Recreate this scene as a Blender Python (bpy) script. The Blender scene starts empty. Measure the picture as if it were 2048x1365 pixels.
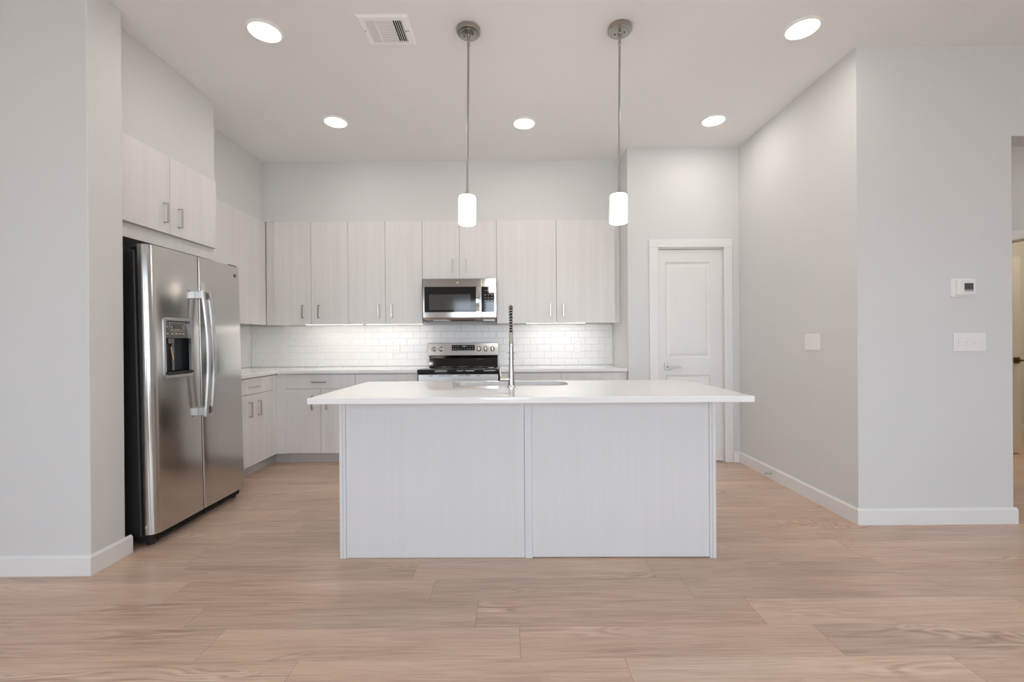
import bpy, bmesh, math, random
from mathutils import Vector, Matrix

random.seed(7)
sc = bpy.context.scene
COL = sc.collection
PI = math.pi

# ------------------------------------------------------------------ camera
def make_camera():
    cam = bpy.data.cameras.new('camera')
    cam.sensor_width = 36.0
    cam.lens = 872.1 / 2048 * 36.0
    cam.clip_start = 0.02
    ob = bpy.data.objects.new('camera', cam)
    COL.objects.link(ob)
    yaw, pitch, roll = 0.0036, -0.0011, 0.0069
    F = Vector((math.sin(yaw) * math.cos(pitch), math.cos(yaw) * math.cos(pitch), math.sin(pitch)))
    R0 = Vector((math.cos(yaw), -math.sin(yaw), 0))
    U0 = R0.cross(F)
    R = math.cos(roll) * R0 - math.sin(roll) * U0
    U = math.cos(roll) * U0 + math.sin(roll) * R0
    m = Matrix.Identity(4)
    for i in range(3):
        m[i][0], m[i][1], m[i][2] = R[i], U[i], -F[i]
    m.translation = (0, 0, 1.1915)
    ob.matrix_world = m
    sc.camera = ob
make_camera()

# ------------------------------------------------------------------ world, exposure
def make_world():
    w = bpy.data.worlds.new('daylight')
    w.use_nodes = True
    nt = w.node_tree
    nt.nodes.clear()
    out = nt.nodes.new('ShaderNodeOutputWorld')
    bg = nt.nodes.new('ShaderNodeBackground')
    tc = nt.nodes.new('ShaderNodeTexCoord')
    sep = nt.nodes.new('ShaderNodeSeparateXYZ')
    ramp = nt.nodes.new('ShaderNodeValToRGB')
    mp = nt.nodes.new('ShaderNodeMapRange')
    mp.inputs['From Min'].default_value = -1
    nt.links.new(tc.outputs['Generated'], sep.inputs[0])
    nt.links.new(sep.outputs['Z'], mp.inputs['Value'])
    nt.links.new(mp.outputs['Result'], ramp.inputs['Fac'])
    e = ramp.color_ramp.elements
    e[0].position = 0.47
    e[0].color = (0.58, 0.61, 0.63, 1)
    e[1].position = 0.54
    e[1].color = (0.77, 0.91, 1.07, 1)
    nt.links.new(ramp.outputs['Color'], bg.inputs['Color'])
    bg.inputs['Strength'].default_value = 7.3
    nt.links.new(bg.outputs[0], out.inputs[0])
    sc.world = w
make_world()
sc.view_settings.view_transform = 'Standard'
sc.view_settings.look = 'None'
sc.view_settings.exposure = 0.49
sc.view_settings.gamma = 1.0
sc.view_settings.use_curve_mapping = False
try:
    sc.cycles.use_denoising = True
    sc.cycles.max_bounces = 14
    sc.cycles.diffuse_bounces = 8
    sc.cycles.glossy_bounces = 6
    sc.cycles.sample_clamp_indirect = 6.0
    sc.cycles.caustics_reflective = False
    sc.cycles.caustics_refractive = False
except Exception:
    pass

DOWN_L = 35.5      # radiance of the recessed downlight lenses
UNDER_L = 5.2     # under-cabinet strips
PEND_L = 5.0       # pendant bulbs / glass

# ------------------------------------------------------------------ materials
def mat(name, color=(.8, .8, .8), rough=.5, metal=0.0, spec=.5, emit=None, estr=0.0, coat=0.0):
    m = bpy.data.materials.new(name)
    m.use_nodes = True
    b = m.node_tree.nodes['Principled BSDF']
    b.inputs['Base Color'].default_value = (*color, 1)
    b.inputs['Roughness'].default_value = rough
    b.inputs['Metallic'].default_value = metal
    b.inputs['Specular IOR Level'].default_value = spec
    if coat:
        b.inputs['Coat Weight'].default_value = coat
        b.inputs['Coat Roughness'].default_value = .03
    if emit:
        b.inputs['Emission Color'].default_value = (*emit, 1)
        b.inputs['Emission Strength'].default_value = estr
    return m

def nodes(m):
    return m.node_tree.nodes, m.node_tree.links, m.node_tree.nodes['Principled BSDF']

def add_noise(m, scale, strength, dist=.001, detail=3, stretch=(1, 1, 1)):
    n, l, b = nodes(m)
    tc = n.new('ShaderNodeTexCoord'); mp = n.new('ShaderNodeMapping'); nz = n.new('ShaderNodeTexNoise'); bp = n.new('ShaderNodeBump')
    mp.inputs['Scale'].default_value = stretch
    nz.inputs['Scale'].default_value = scale
    nz.inputs['Detail'].default_value = detail
    bp.inputs['Strength'].default_value = strength
    bp.inputs['Distance'].default_value = dist
    l.new(tc.outputs['Object'], mp.inputs[0]); l.new(mp.outputs[0], nz.inputs['Vector'])
    l.new(nz.outputs['Fac'], bp.inputs['Height']); l.new(bp.outputs[0], b.inputs['Normal'])
    return m

def laminate(name, c0, c1, rough=.42):
    """pale wood-look laminate with fine vertical grain"""
    m = mat(name, c0, rough, spec=.35)
    n, l, b = nodes(m)
    tc = n.new('ShaderNodeTexCoord')
    mp = n.new('ShaderNodeMapping'); mp.inputs['Scale'].default_value = (95, 95, 1.3)
    nz = n.new('ShaderNodeTexNoise'); nz.inputs['Scale'].default_value = 1.0; nz.inputs['Detail'].default_value = 4; nz.inputs['Roughness'].default_value = .6
    mp2 = n.new('ShaderNodeMapping'); mp2.inputs['Scale'].default_value = (16, 16, .35)
    nz2 = n.new('ShaderNodeTexNoise'); nz2.inputs['Scale'].default_value = 1.0; nz2.inputs['Detail'].default_value = 3
    ad = n.new('ShaderNodeMath'); ad.operation = 'ADD'
    rp = n.new('ShaderNodeValToRGB')
    l.new(tc.outputs['Object'], mp.inputs[0]); l.new(tc.outputs['Object'], mp2.inputs[0])
    l.new(mp.outputs[0], nz.inputs['Vector']); l.new(mp2.outputs[0], nz2.inputs['Vector'])
    l.new(nz.outputs['Fac'], ad.inputs[0]); l.new(nz2.outputs['Fac'], ad.inputs[1])
    hf = n.new('ShaderNodeMath'); hf.operation = 'MULTIPLY'; hf.inputs[1].default_value = .5
    l.new(ad.outputs[0], hf.inputs[0]); l.new(hf.outputs[0], rp.inputs['Fac'])
    e = rp.color_ramp.elements
    e[0].position = .34; e[0].color = (*c0, 1); e[1].position = .64; e[1].color = (*c1, 1)
    l.new(rp.outputs['Color'], b.inputs['Base Color'])
    return m

def brushed(name, color, rough, horiz=True, strength=.004):
    m = mat(name, color, rough, 1.0)
    n, l, b = nodes(m)
    tc = n.new('ShaderNodeTexCoord'); mp = n.new('ShaderNodeMapping')
    mp.inputs['Scale'].default_value = (2, 2, 900) if horiz else (900, 900, 2)
    nz = n.new('ShaderNodeTexNoise'); nz.inputs['Scale'].default_value = 1; nz.inputs['Detail'].default_value = 2
    mr = n.new('ShaderNodeMapRange')
    mr.inputs['To Min'].default_value = rough - .03; mr.inputs['To Max'].default_value = rough + .04
    bp = n.new('ShaderNodeBump'); bp.inputs['Strength'].default_value = strength; bp.inputs['Distance'].default_value = .0006
    l.new(tc.outputs['Object'], mp.inputs[0]); l.new(mp.outputs[0], nz.inputs['Vector'])
    l.new(nz.outputs['Fac'], mr.inputs['Value']); l.new(mr.outputs[0], b.inputs['Roughness'])
    l.new(nz.outputs['Fac'], bp.inputs['Height']); l.new(bp.outputs[0], b.inputs['Normal'])
    return m

def floor_mat():
    m = mat('oak_plank', (.4, .28, .2), .30, spec=.4)
    n, l, b = nodes(m)
    uv = n.new('ShaderNodeUVMap'); uv.uv_map = 'plank'           # metres along / across the plank
    at = n.new('ShaderNodeAttribute'); at.attribute_name = 'tone'
    sepa = n.new('ShaderNodeSeparateColor'); l.new(at.outputs['Color'], sepa.inputs[0])
    comb = n.new('ShaderNodeCombineXYZ')
    sc3 = n.new('ShaderNodeMath'); sc3.operation = 'MULTIPLY'; sc3.inputs[1].default_value = 37.0
    l.new(sepa.outputs['Green'], sc3.inputs[0]); l.new(sc3.outputs[0], comb.inputs['Z'])
    sx = n.new('ShaderNodeSeparateXYZ'); l.new(uv.outputs[0], sx.inputs[0])
    l.new(sx.outputs['X'], comb.inputs['X']); l.new(sx.outputs['Y'], comb.inputs['Y'])
    def noise(scale, det, rough=.55, dis=0.0):
        mp = n.new('ShaderNodeMapping'); mp.inputs['Scale'].default_value = scale
        nz = n.new('ShaderNodeTexNoise'); nz.inputs['Scale'].default_value = 1; nz.inputs['Detail'].default_value = det
        nz.inputs['Roughness'].default_value = rough; nz.inputs['Distortion'].default_value = dis
        l.new(comb.outputs[0], mp.inputs[0]); l.new(mp.outputs[0], nz.inputs['Vector'])
        return nz.outputs['Fac']
    fine = noise((5.0, 230, 1), 4, .7)
    mid = noise((2.2, 34, 1), 5, .65, .8)
    big = noise((.9, 5, 1), 2, .5)
    # cathedral figure: contour lines of a stretched noise, only where a mask is high
    cont = noise((1.6, 9, 1), 1, .4, 1.1)
    mu = n.new('ShaderNodeMath'); mu.operation = 'MULTIPLY'; mu.inputs[1].default_value = 62.0; l.new(cont, mu.inputs[0])
    sn = n.new('ShaderNodeMath'); sn.operation = 'SINE'; l.new(mu.outputs[0], sn.inputs[0])
    mask = noise((1.1, 5.0, 3), 1)
    mk = n.new('ShaderNodeMapRange'); mk.inputs['From Min'].default_value = .55; mk.inputs['From Max'].default_value = .68; l.new(mask, mk.inputs['Value'])
    fig = n.new('ShaderNodeMath'); fig.operation = 'MULTIPLY'; l.new(sn.outputs[0], fig.inputs[0]); l.new(mk.outputs[0], fig.inputs[1])
    def madd(a, k, c):
        x = n.new('ShaderNodeMath'); x.operation = 'MULTIPLY_ADD'; x.inputs[1].default_value = k
        l.new(a, x.inputs[0])
        if isinstance(c, float): x.inputs[2].default_value = c
        else: l.new(c, x.inputs[2])
        return x.outputs[0]
    v = madd(fine, 1.0, -.50)
    v = madd(mid, .70, v)
    v = madd(big, .55, v)
    v = madd(fig.outputs[0], .20, v)
    v = madd(sepa.outputs['Red'], .12, v)
    v = madd(v, 1.0, -.185)
    rp = n.new('ShaderNodeValToRGB'); l.new(v, rp.inputs['Fac'])
    e = rp.color_ramp.elements
    e[0].position = .08; e[0].color = (.345, .225, .158, 1)
    e[1].position = .92; e[1].color = (.79, .62, .495, 1)
    x = e.new(.45); x.color = (.59, .418, .313, 1)
    x = e.new(.62); x.color = (.665, .485, .370, 1)
    # grey / pink shift per area
    hue = noise((.7, 3.2, 5), 1)
    mr = n.new('ShaderNodeMapRange'); mr.inputs['From Min'].default_value = .35; mr.inputs['From Max'].default_value = .7; mr.inputs['To Max'].default_value = .9; l.new(hue, mr.inputs['Value'])
    mx = n.new('ShaderNodeMix'); mx.data_type = 'RGBA'; mx.blend_type = 'MULTIPLY'
    l.new(mr.outputs[0], mx.inputs['Factor']); l.new(rp.outputs['Color'], mx.inputs['A']); mx.inputs['B'].default_value = (.90, .96, 1.0, 1)
    # thin seams: distance to plank edge, second uv layer runs 0..1 across the plank
    uv2 = n.new('ShaderNodeUVMap'); uv2.uv_map = 'edge'
    s2 = n.new('ShaderNodeSeparateXYZ'); l.new(uv2.outputs[0], s2.inputs[0])
    def edge(sock, width):
        a = n.new('ShaderNodeMath'); a.operation = 'SUBTRACT'; a.inputs[0].default_value = 1; l.new(sock, a.inputs[1])
        mn = n.new('ShaderNodeMath'); mn.operation = 'MINIMUM'; l.new(sock, mn.inputs[0]); l.new(a.outputs[0], mn.inputs[1])
        lt = n.new('ShaderNodeMath'); lt.operation = 'LESS_THAN'; lt.inputs[1].default_value = width; l.new(mn.outputs[0], lt.inputs[0])
        return lt.outputs[0]
    ex = edge(s2.outputs['X'], .0012); ey = edge(s2.outputs['Y'], .0045)
    mxx = n.new('ShaderNodeMath'); mxx.operation = 'MAXIMUM'; l.new(ex, mxx.inputs[0]); l.new(ey, mxx.inputs[1])
    sc4 = n.new('ShaderNodeMath'); sc4.operation = 'MULTIPLY'; sc4.inputs[1].default_value = .42; l.new(mxx.outputs[0], sc4.inputs[0])
    mx2 = n.new('ShaderNodeMix'); mx2.data_type = 'RGBA'
    l.new(sc4.outputs[0], mx2.inputs['Factor']); l.new(mx.outputs['Result'], mx2.inputs['A']); mx2.inputs['B'].default_value = (.16, .10, .07, 1)
    l.new(mx2.outputs['Result'], b.inputs['Base Color'])
    bp = n.new('ShaderNodeBump'); bp.inputs['Strength'].default_value = .10; bp.inputs['Distance'].default_value = .002
    l.new(v, bp.inputs['Height']); l.new(bp.outputs[0], b.inputs['Normal'])
    return m

def pane_mat():
    m = bpy.data.materials.new('window_glass'); m.use_nodes = True
    n, l = m.node_tree.nodes, m.node_tree.links
    n.clear()
    o = n.new('ShaderNodeOutputMaterial'); t = n.new('ShaderNodeBsdfTransparent'); g = n.new('ShaderNodeBsdfGlossy'); mx = n.new('ShaderNodeMixShader'); f = n.new('ShaderNodeFresnel')
    g.inputs['Roughness'].default_value = .01
    f.inputs['IOR'].default_value = 1.45
    l.new(f.outputs[0], mx.inputs[0]); l.new(t.outputs[0], mx.inputs[1]); l.new(g.outputs[0], mx.inputs[2]); l.new(mx.outputs[0], o.inputs[0])
    return m

M = {}
M['wall'] = add_noise(mat('wall_paint', (.695, .695, .690), .75, spec=.25), 260, .12)
M['ceil'] = add_noise(mat('ceiling_paint', (.865, .872, .875), .85, spec=.2), 220, .12)
M['trim'] = mat('trim_paint', (.80, .795, .785), .35, spec=.4)
M['door'] = mat('door_paint', (.78, .77, .755), .38, spec=.4)
M['lam'] = laminate('cabinet_laminate', (.725, .705, .685), (.790, .775, .758))
M['lamw'] = laminate('island_laminate', (.672, .667, .672), (.702, .697, .704))
M['quartz'] = mat('white_quartz', (.86, .855, .845), .012, spec=.5)
M['quartz'].node_tree.nodes['Principled BSDF'].inputs['IOR'].default_value = 1.62
M['tile'] = mat('gloss_white_tile', (.83, .825, .815), .26, spec=.4)
M['grout'] = mat('pale_grout', (.80, .795, .785), .7)
M['steel'] = brushed('brushed_steel', (.56, .545, .525), .165)
M['steelv'] = brushed('brushed_steel_bright', (.62, .61, .595), .30, False)
M['polish'] = mat('polished_steel', (.62, .60, .57), .09, 1.0)
M['nickel'] = mat('brushed_nickel', (.58, .555, .51), .28, 1.0)
M['satin'] = mat('satin_nickel', (.43, .415, .385), .24, 1.0)
M['chrome'] = mat('chrome', (.78, .77, .75), .07, 1.0)
M['faucet'] = mat('faucet_steel', (.50, .49, .475), .13, 1.0)
M['black'] = mat('black_plastic', (.012, .012, .012), .45)
M['case'] = mat('fridge_case_grey', (.028, .028, .029), .42)
M['bglass'] = mat('black_glass', (.006, .006, .006), .05, spec=.6)
M['wglass'] = mat('oven_window', (.055, .055, .052), .08, spec=.7)
M['panel'] = mat('dispenser_panel', (.20, .19, .175), .25, .6)
M['plastic'] = mat('white_plastic', (.83, .82, .80), .32)
M['slot'] = mat('dark_slot', (.04, .038, .035), .6)
M['white_mark'] = mat('pale_marking', (.62, .62, .60), .5)
M['dark'] = mat('duct_shade_black', (.004, .004, .004), .8)  # shade of the vent duct, put into a colour
M['lcd'] = mat('lcd_grey', (.085, .09, .085), .2)
M['lcdp'] = mat('lcd_light_strip', (.33, .33, .33), .3)
M['vent'] = mat('vent_white', (.93, .93, .92), .4)
M['toe'] = mat('toe_kick_grey', (.53, .52, .51), .5)
M['gold'] = mat('dispenser_paddle_edge', (.75, .50, .25), .3, .3)
M['bronze'] = mat('bronze_handle', (.16, .12, .075), .35, .9)
M['rubber'] = mat('white_rubber', (.8, .8, .78), .6)
M['floor'] = floor_mat()
M['pane'] = pane_mat()
M['down'] = mat('downlight_lens', (.9, .9, .9), .5, emit=(1.0, .945, .885), estr=DOWN_L)
M['under'] = mat('led_strip', (.9, .9, .9), .5, emit=(1.0, .95, .88), estr=UNDER_L)
M['opal'] = mat('opal_glass', (.9, .9, .88), .2, emit=(1.0, .945, .885), estr=24.0)
M['bulb'] = mat('warm_bulb', (.9, .9, .9), .4, emit=(1.0, .92, .80), estr=PEND_L * 3)

# ------------------------------------------------------------------ mesh helpers
def new(): return bmesh.new()

def box(bm, x0, x1, y0, y1, z0, z1, b=0.0, seg=1):
    xs, ys, zs = sorted((x0, x1)), sorted((y0, y1)), sorted((z0, z1))
    v = [bm.verts.new((x, y, z)) for x in xs for y in ys for z in zs]
    q = [(0, 1, 3, 2), (4, 6, 7, 5), (0, 4, 5, 1), (2, 3, 7, 6), (0, 2, 6, 4), (1, 5, 7, 3)]
    fs = [bm.faces.new([v[i] for i in f]) for f in q]
    if b > 0:
        es = list({e for f in fs for e in f.edges})
        bmesh.ops.bevel(bm, geom=es, offset=b, segments=seg, affect='EDGES', profile=.5)
    return bm

def frame_of(d):
    d = Vector(d).normalized()
    a = Vector((0, 0, 1)) if abs(d.z) < .9 else Vector((1, 0, 0))
    u = d.cross(a).normalized()
    return d, u, d.cross(u).normalized()

def lathe(bm, prof, c, axis=(0, 0, 1), seg=28):
    """prof: list of (radius, distance along axis)"""
    d, u, w = frame_of(axis)
    c = Vector(c)
    rings = []
    for r, t in prof:
        if r < 1e-6:
            rings.append([bm.verts.new(c + d * t)])
        else:
            rings.append([bm.verts.new(c + d * t + (u * math.cos(2 * PI * k / seg) + w * math.sin(2 * PI * k / seg)) * r) for k in range(seg)])
    for a, b_ in zip(rings, rings[1:]):
        for k in range(seg):
            k2 = (k + 1) % seg
            if len(a) == 1 and len(b_) == 1: continue
            if len(a) == 1: bm.faces.new((a[0], b_[k], b_[k2]))
            elif len(b_) == 1: bm.faces.new((a[k], a[k2], b_[0]))
            else: bm.faces.new((a[k], a[k2], b_[k2], b_[k]))
    if len(rings[0]) > 1: bm.faces.new(rings[0])
    if len(rings[-1]) > 1: bm.faces.new(rings[-1])
    return bm

def cyl(bm, c, axis, r, L, seg=20, ch=0.0):
    if ch: return lathe(bm, [(r - ch, 0), (r, ch), (r, L - ch), (r - ch, L)], c, axis, seg)
    return lathe(bm, [(r, 0), (r, L)], c, axis, seg)

def tube(bm, pts, r, seg=10, caps=True):
    pts = [Vector(p) for p in pts]
    n = len(pts)
    rad = r if isinstance(r, (list, tuple)) else [r] * n
    t0 = (pts[1] - pts[0]).normalized()
    _, u, w = frame_of(t0)
    rings = []
    for i, p in enumerate(pts):
        t = (pts[min(i + 1, n - 1)] - pts[max(i - 1, 0)]).normalized()
        u = (u - t * u.dot(t)).normalized(); w = t.cross(u)
        rings.append([bm.verts.new(p + (u * math.cos(2 * PI * k / seg) + w * math.sin(2 * PI * k / seg)) * rad[i]) for k in range(seg)])
    for a, b_ in zip(rings, rings[1:]):
        for k in range(seg):
            bm.faces.new((a[k], a[(k + 1) % seg], b_[(k + 1) % seg], b_[k]))
    if caps:
        bm.faces.new(rings[0]); bm.faces.new(rings[-1])
    return bm

def rrect(u0, u1, v0, v1, r, n=6):
    pts = []
    for cx, cy, a0 in ((u1 - r, v1 - r, 0), (u0 + r, v1 - r, 90), (u0 + r, v0 + r, 180), (u1 - r, v0 + r, 270)):
        for k in range(n + 1):
            a = math.radians(a0 + 90 * k / n)
            pts.append((cx + r * math.cos(a), cy + r * math.sin(a)))
    return pts

def prism(bm, pts, axis, d0, d1):
    """2D outline swept along a world axis: 'x' -> (y,z), 'y' -> (x,z), 'z' -> (x,y)"""
    def P(p, d):
        return {'x': (d, p[0], p[1]), 'y': (p[0], d, p[1]), 'z': (p[0], p[1], d)}[axis]
    a = [bm.verts.new(P(p, d0)) for p in pts]
    b_ = [bm.verts.new(P(p, d1)) for p in pts]
    n = len(pts)
    bm.faces.new(a); bm.faces.new(b_)
    for k in range(n):
        bm.faces.new((a[k], a[(k + 1) % n], b_[(k + 1) % n], b_[k]))
    return bm

def loops(bm, rings, cap0=False, cap1=False):
    vs = [[bm.verts.new(p) for p in r] for r in rings]
    n = len(vs[0])
    for a, b_ in zip(vs, vs[1:]):
        for k in range(n):
            bm.faces.new((a[k], a[(k + 1) % n], b_[(k + 1) % n], b_[k]))
    if cap0: bm.faces.new(vs[0])
    if cap1: bm.faces.new(vs[-1])
    return bm

def obj(name, bm, m, parent=None, smooth=False, ang=35):
    """link a bmesh (authored in world coordinates) as one object"""
    bmesh.ops.recalc_face_normals(bm, faces=bm.faces[:])
    me = bpy.data.meshes.new(name)
    bm.to_mesh(me); bm.free()
    me.materials.append(m if not isinstance(m, str) else M[m])
    if smooth:
        for p in me.polygons: p.use_smooth = True
        me.set_sharp_from_angle(angle=math.radians(ang))
    o = bpy.data.objects.new(name, me)
    COL.objects.link(o)
    if parent is not None:
        w = world_of(parent)
        me.transform(Matrix.Translation(-w))
        o.parent = parent
    return o

def world_of(o):
    v = Vector((0, 0, 0))
    while o is not None:
        v += o.location
        o = o.parent
    return v

def thing(name, label, cat, loc, group=None):
    o = bpy.data.objects.new(name, None)
    o.empty_display_size = .1
    o.location = loc
    COL.objects.link(o)
    o['label'] = label; o['category'] = cat
    if group: o['group'] = group
    return o

def struct(name, bm, m, label=None, cat=None, parent=None, smooth=False):
    o = obj(name, bm, m, parent, smooth)
    if parent is None:
        o['kind'] = 'structure'
        o['label'] = label
        o['category'] = cat
    return o

def dup(root, loc, label, group=None, rotz=None):
    r = root.copy(); COL.objects.link(r); r.location = loc; r['label'] = label
    if rotz is not None: r.rotation_euler = (0, 0, rotz)
    if group: r['group'] = group
    for ch in list(root.children):
        c = ch.copy(); COL.objects.link(c); c.parent = r
        for g in list(ch.children):
            d = g.copy(); COL.objects.link(d); d.parent = c
    return r

# ------------------------------------------------------------------ room dimensions
H = 3.055
XK = -2.88          # kitchen left wall
YB = 4.85           # kitchen back wall
YS = 4.52           # soffit / upper cabinet boxes
XLS = -2.545        # left soffit
ZU0, ZU1 = 1.372, 2.434
XP = 1.14           # pantry side wall
YP = 4.215          # pantry front wall
XR = 2.219          # right kitchen wall
YR = 2.779          # front right wall
XE = 3.212          # end of front right wall
YST = 2.254; XST = -2.172
XH = 4.40           # hall / living right wall
YREAR = -3.4
XL = -4.0

# ------------------------------------------------------------------ floor
def build_floor():
    bm = new()
    uvp = bm.loops.layers.uv.new('plank'); uve = bm.loops.layers.uv.new('edge')
    tone = bm.loops.layers.color.new('tone')
    w, Lp = .1825, 1.22
    known = {-1: .42, 0: .03, 1: -.155, 2: -.38, 3: -.50}
    x_min, x_max = -4.2, 6.8
    k0 = math.floor((YREAR - .2 - 1.629) / w); k1 = math.ceil((5.6 - 1.629) / w)
    rnd = random.Random(11)
    for k in range(k0, k1):
        y0 = 1.629 + k * w
        off = known.get(k, rnd.uniform(0, Lp))
        x = off - math.ceil((off - x_min) / Lp) * Lp
        while x < x_max:
            xa, xb = max(x, x_min), min(x + Lp, x_max)
            if xb - xa > .001:
                vs = [bm.verts.new(p) for p in ((xa, y0, 0), (xb, y0, 0), (xb, y0 + w, 0), (xa, y0 + w, 0))]
                f = bm.faces.new(vs)
                c = (rnd.random(), rnd.random(), 0, 1)
                for lp, (px, py) in zip(f.loops, ((xa, 0), (xb, 0), (xb, w), (xa, w))):
                    lp[uvp].uv = (px - x, py)
                    lp[uve].uv = ((px - x) / Lp, py / w)
                    lp[tone] = c
            x += Lp
    # slab under the planks
    y0 = 1.629 + k0 * w; y1 = 1.629 + k1 * w
    o = struct('floor', bm, 'floor', 'pale pinkish oak plank floor laid across the room', 'floor')
    o2 = struct('floor_slab', box(new(), x_min, x_max, y0, y1, -.08, -.004), 'grout', 'bare slab under the oak plank floor', 'floor')
build_floor()

# ------------------------------------------------------------------ walls
def build_walls():
    W = lambda n, bm, lab: struct(n, bm, 'wall', lab, 'wall')
    struct('ceiling', box(new(), -4.2, 6.8, YREAR - .2, 5.6, H, H + .1), 'ceil', 'pale grey flat ceiling with recessed lights', 'ceiling')
    W('wall_left', box(new(), XL - .12, XL, YREAR, YST + .2, 0, H), 'living area side wall left of the camera')
    W('wall_front_left', box(new(), XL, XST, YST, YST + .205, 0, H, .004), 'plain grey wall end beside the refrigerator')
    W('wall_kitchen_left', box(new(), XK - .12, XK, YST + .205, YB + .12, 0, H), 'kitchen side wall behind the refrigerator')
    W('wall_back', box(new(), XK, XP + .1, YB, YB + .12, 0, H), 'kitchen back wall behind the range')
    # furred-down soffits above the cabinets
    W('wall_soffit_back', box(new(), XLS, XP, YS, YB, ZU1, H), 'soffit above the long row of wall cabinets')
    W('wall_soffit_left', box(new(), XK, XLS, 3.384, YB, ZU1, H), 'soffit above the corner cabinet on the left')
    W('wall_soffit_fridge', box(new(), XK, -2.282, YST + .205, 3.384, ZU1, H, .003), 'deep soffit above the refrigerator cabinet')
    # pantry
    W('wall_pantry_side', box(new(), XP, XP + .1, YP + .11, YB, 0, H), 'short wall between the counter end and pantry')
    bm = new()
    box(bm, XP, 1.425, YP, YP + .11, 0, H); box(bm, 2.068, XR - .0005, YP, YP + .11, 0, H); box(bm, 1.425, 2.068, YP, YP + .11, 2.078, H)
    W('wall_pantry', bm, 'wall holding the white pantry door')
    W('wall_pantry_back', box(new(), XP + .1, XR, YB + .3, YB + .4, 0, H), 'wall inside the pantry')
    bm = new()
    prism(bm, [(XR, YR), (XE, YR), (XE, YR + .15), (XR + .12, YR + .15), (XR + .12, YB + .4), (XR, YB + .4)], 'z', 0, H)
    box(bm, XE, XH, YR, YR + .15, 2.479, H)
    W('wall_right', bm, 'grey walls right of the pantry with thermostat and hall opening')
    W('wall_hall_back', box(new(), XR + .12, XH, 5.25, 5.37, 0, H), 'end wall of the hall')
    bm = new()
    dy0, dy1, dz = 3.64, 4.46, 2.035
    box(bm, XH, XH + .12, YREAR, dy0, 0, H); box(bm, XH, XH + .12, dy1, 5.37, 0, H); box(bm, XH, XH + .12, dy0, dy1, dz, H)
    W('wall_hall', bm, 'hall wall with an open doorway')
    bm = new()
    box(bm, 6.6, 6.72, 2.6, 5.5, 0, H); box(bm, XH + .12, 6.6, 5.37, 5.49, 0, H); box(bm, XH + .12, 6.6, 2.6, 2.72, 0, H)
    W('wall_far_room', bm, 'dim walls of the room beyond the hall')
    # rear wall with windows (behind the camera)
    wins = [(-3.92, -2.50, .75, 2.40), (-1.62, -.84, .75, 2.36), (-.74, .20, .10, 2.36), (.95, 2.35, .75, 2.40), (2.55, 3.95, .75, 2.40)]
    bm = new()
    x = XL
    for a, b_, z0, z1 in wins:
        box(bm, x, a, YREAR - .14, YREAR, 0, H)
        box(bm, a, b_, YREAR - .14, YREAR, 0, z0); box(bm, a, b_, YREAR - .14, YREAR, z1, H)
        x = b_
    box(bm, x, XH, YREAR - .14, YREAR, 0, H)
    W('wall_rear', bm, 'living area wall with tall windows behind the camera')
    for i, (a, b_, z0, z1) in enumerate(wins):
        bm = new(); t = .045
        box(bm, a, a + t, YREAR - .12, YREAR - .04, z0, z1); box(bm, b_ - t, b_, YREAR - .12, YREAR - .04, z0, z1)
        box(bm, a + t, b_ - t, YREAR - .12, YREAR - .04, z0, z0 + t); box(bm, a + t, b_ - t, YREAR - .12, YREAR - .04, z1 - t, z1)
        if i != 2: box(bm, a + t, b_ - t, YREAR - .11, YREAR - .05, (z0 + z1) / 2 - .02, (z0 + z1) / 2 + .02)
        o = struct('window_%d' % (i + 1), bm, 'trim', ['tall', 'blind-covered', 'full-height glazed door', 'wide', 'wide end'][i] + ' window behind the camera', 'window')
        obj('pane', box(new(), a + t, b_ - t, YREAR - .083, YREAR - .077, z0 + t, z1 - t), 'pane', o)
        if i == 1:
            bm = new()
            z = z0 + .06
            while z < z1 - .05:
                prism(bm, [(YREAR - .036, z), (YREAR - .006, z + .012), (YREAR - .006, z + .014), (YREAR - .036, z + .002)], 'x', a + .05, b_ - .05)
                z += .048
            obj('blind', bm, 'plastic', o)
        # daylight portal for the opening
        li = bpy.data.lights.new('window_portal', 'AREA'); li.shape = 'RECTANGLE'; li.size = b_ - a; li.size_y = z1 - z0
        li.cycles.is_portal = True
        lo = bpy.data.objects.new('window_portal', li); COL.objects.link(lo)
        lo.location = ((a + b_) / 2, YREAR - .16, (z0 + z1) / 2)
        lo.rotation_euler = (PI / 2, 0, PI)
        lo['kind'] = 'structure'
build_walls()

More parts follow.
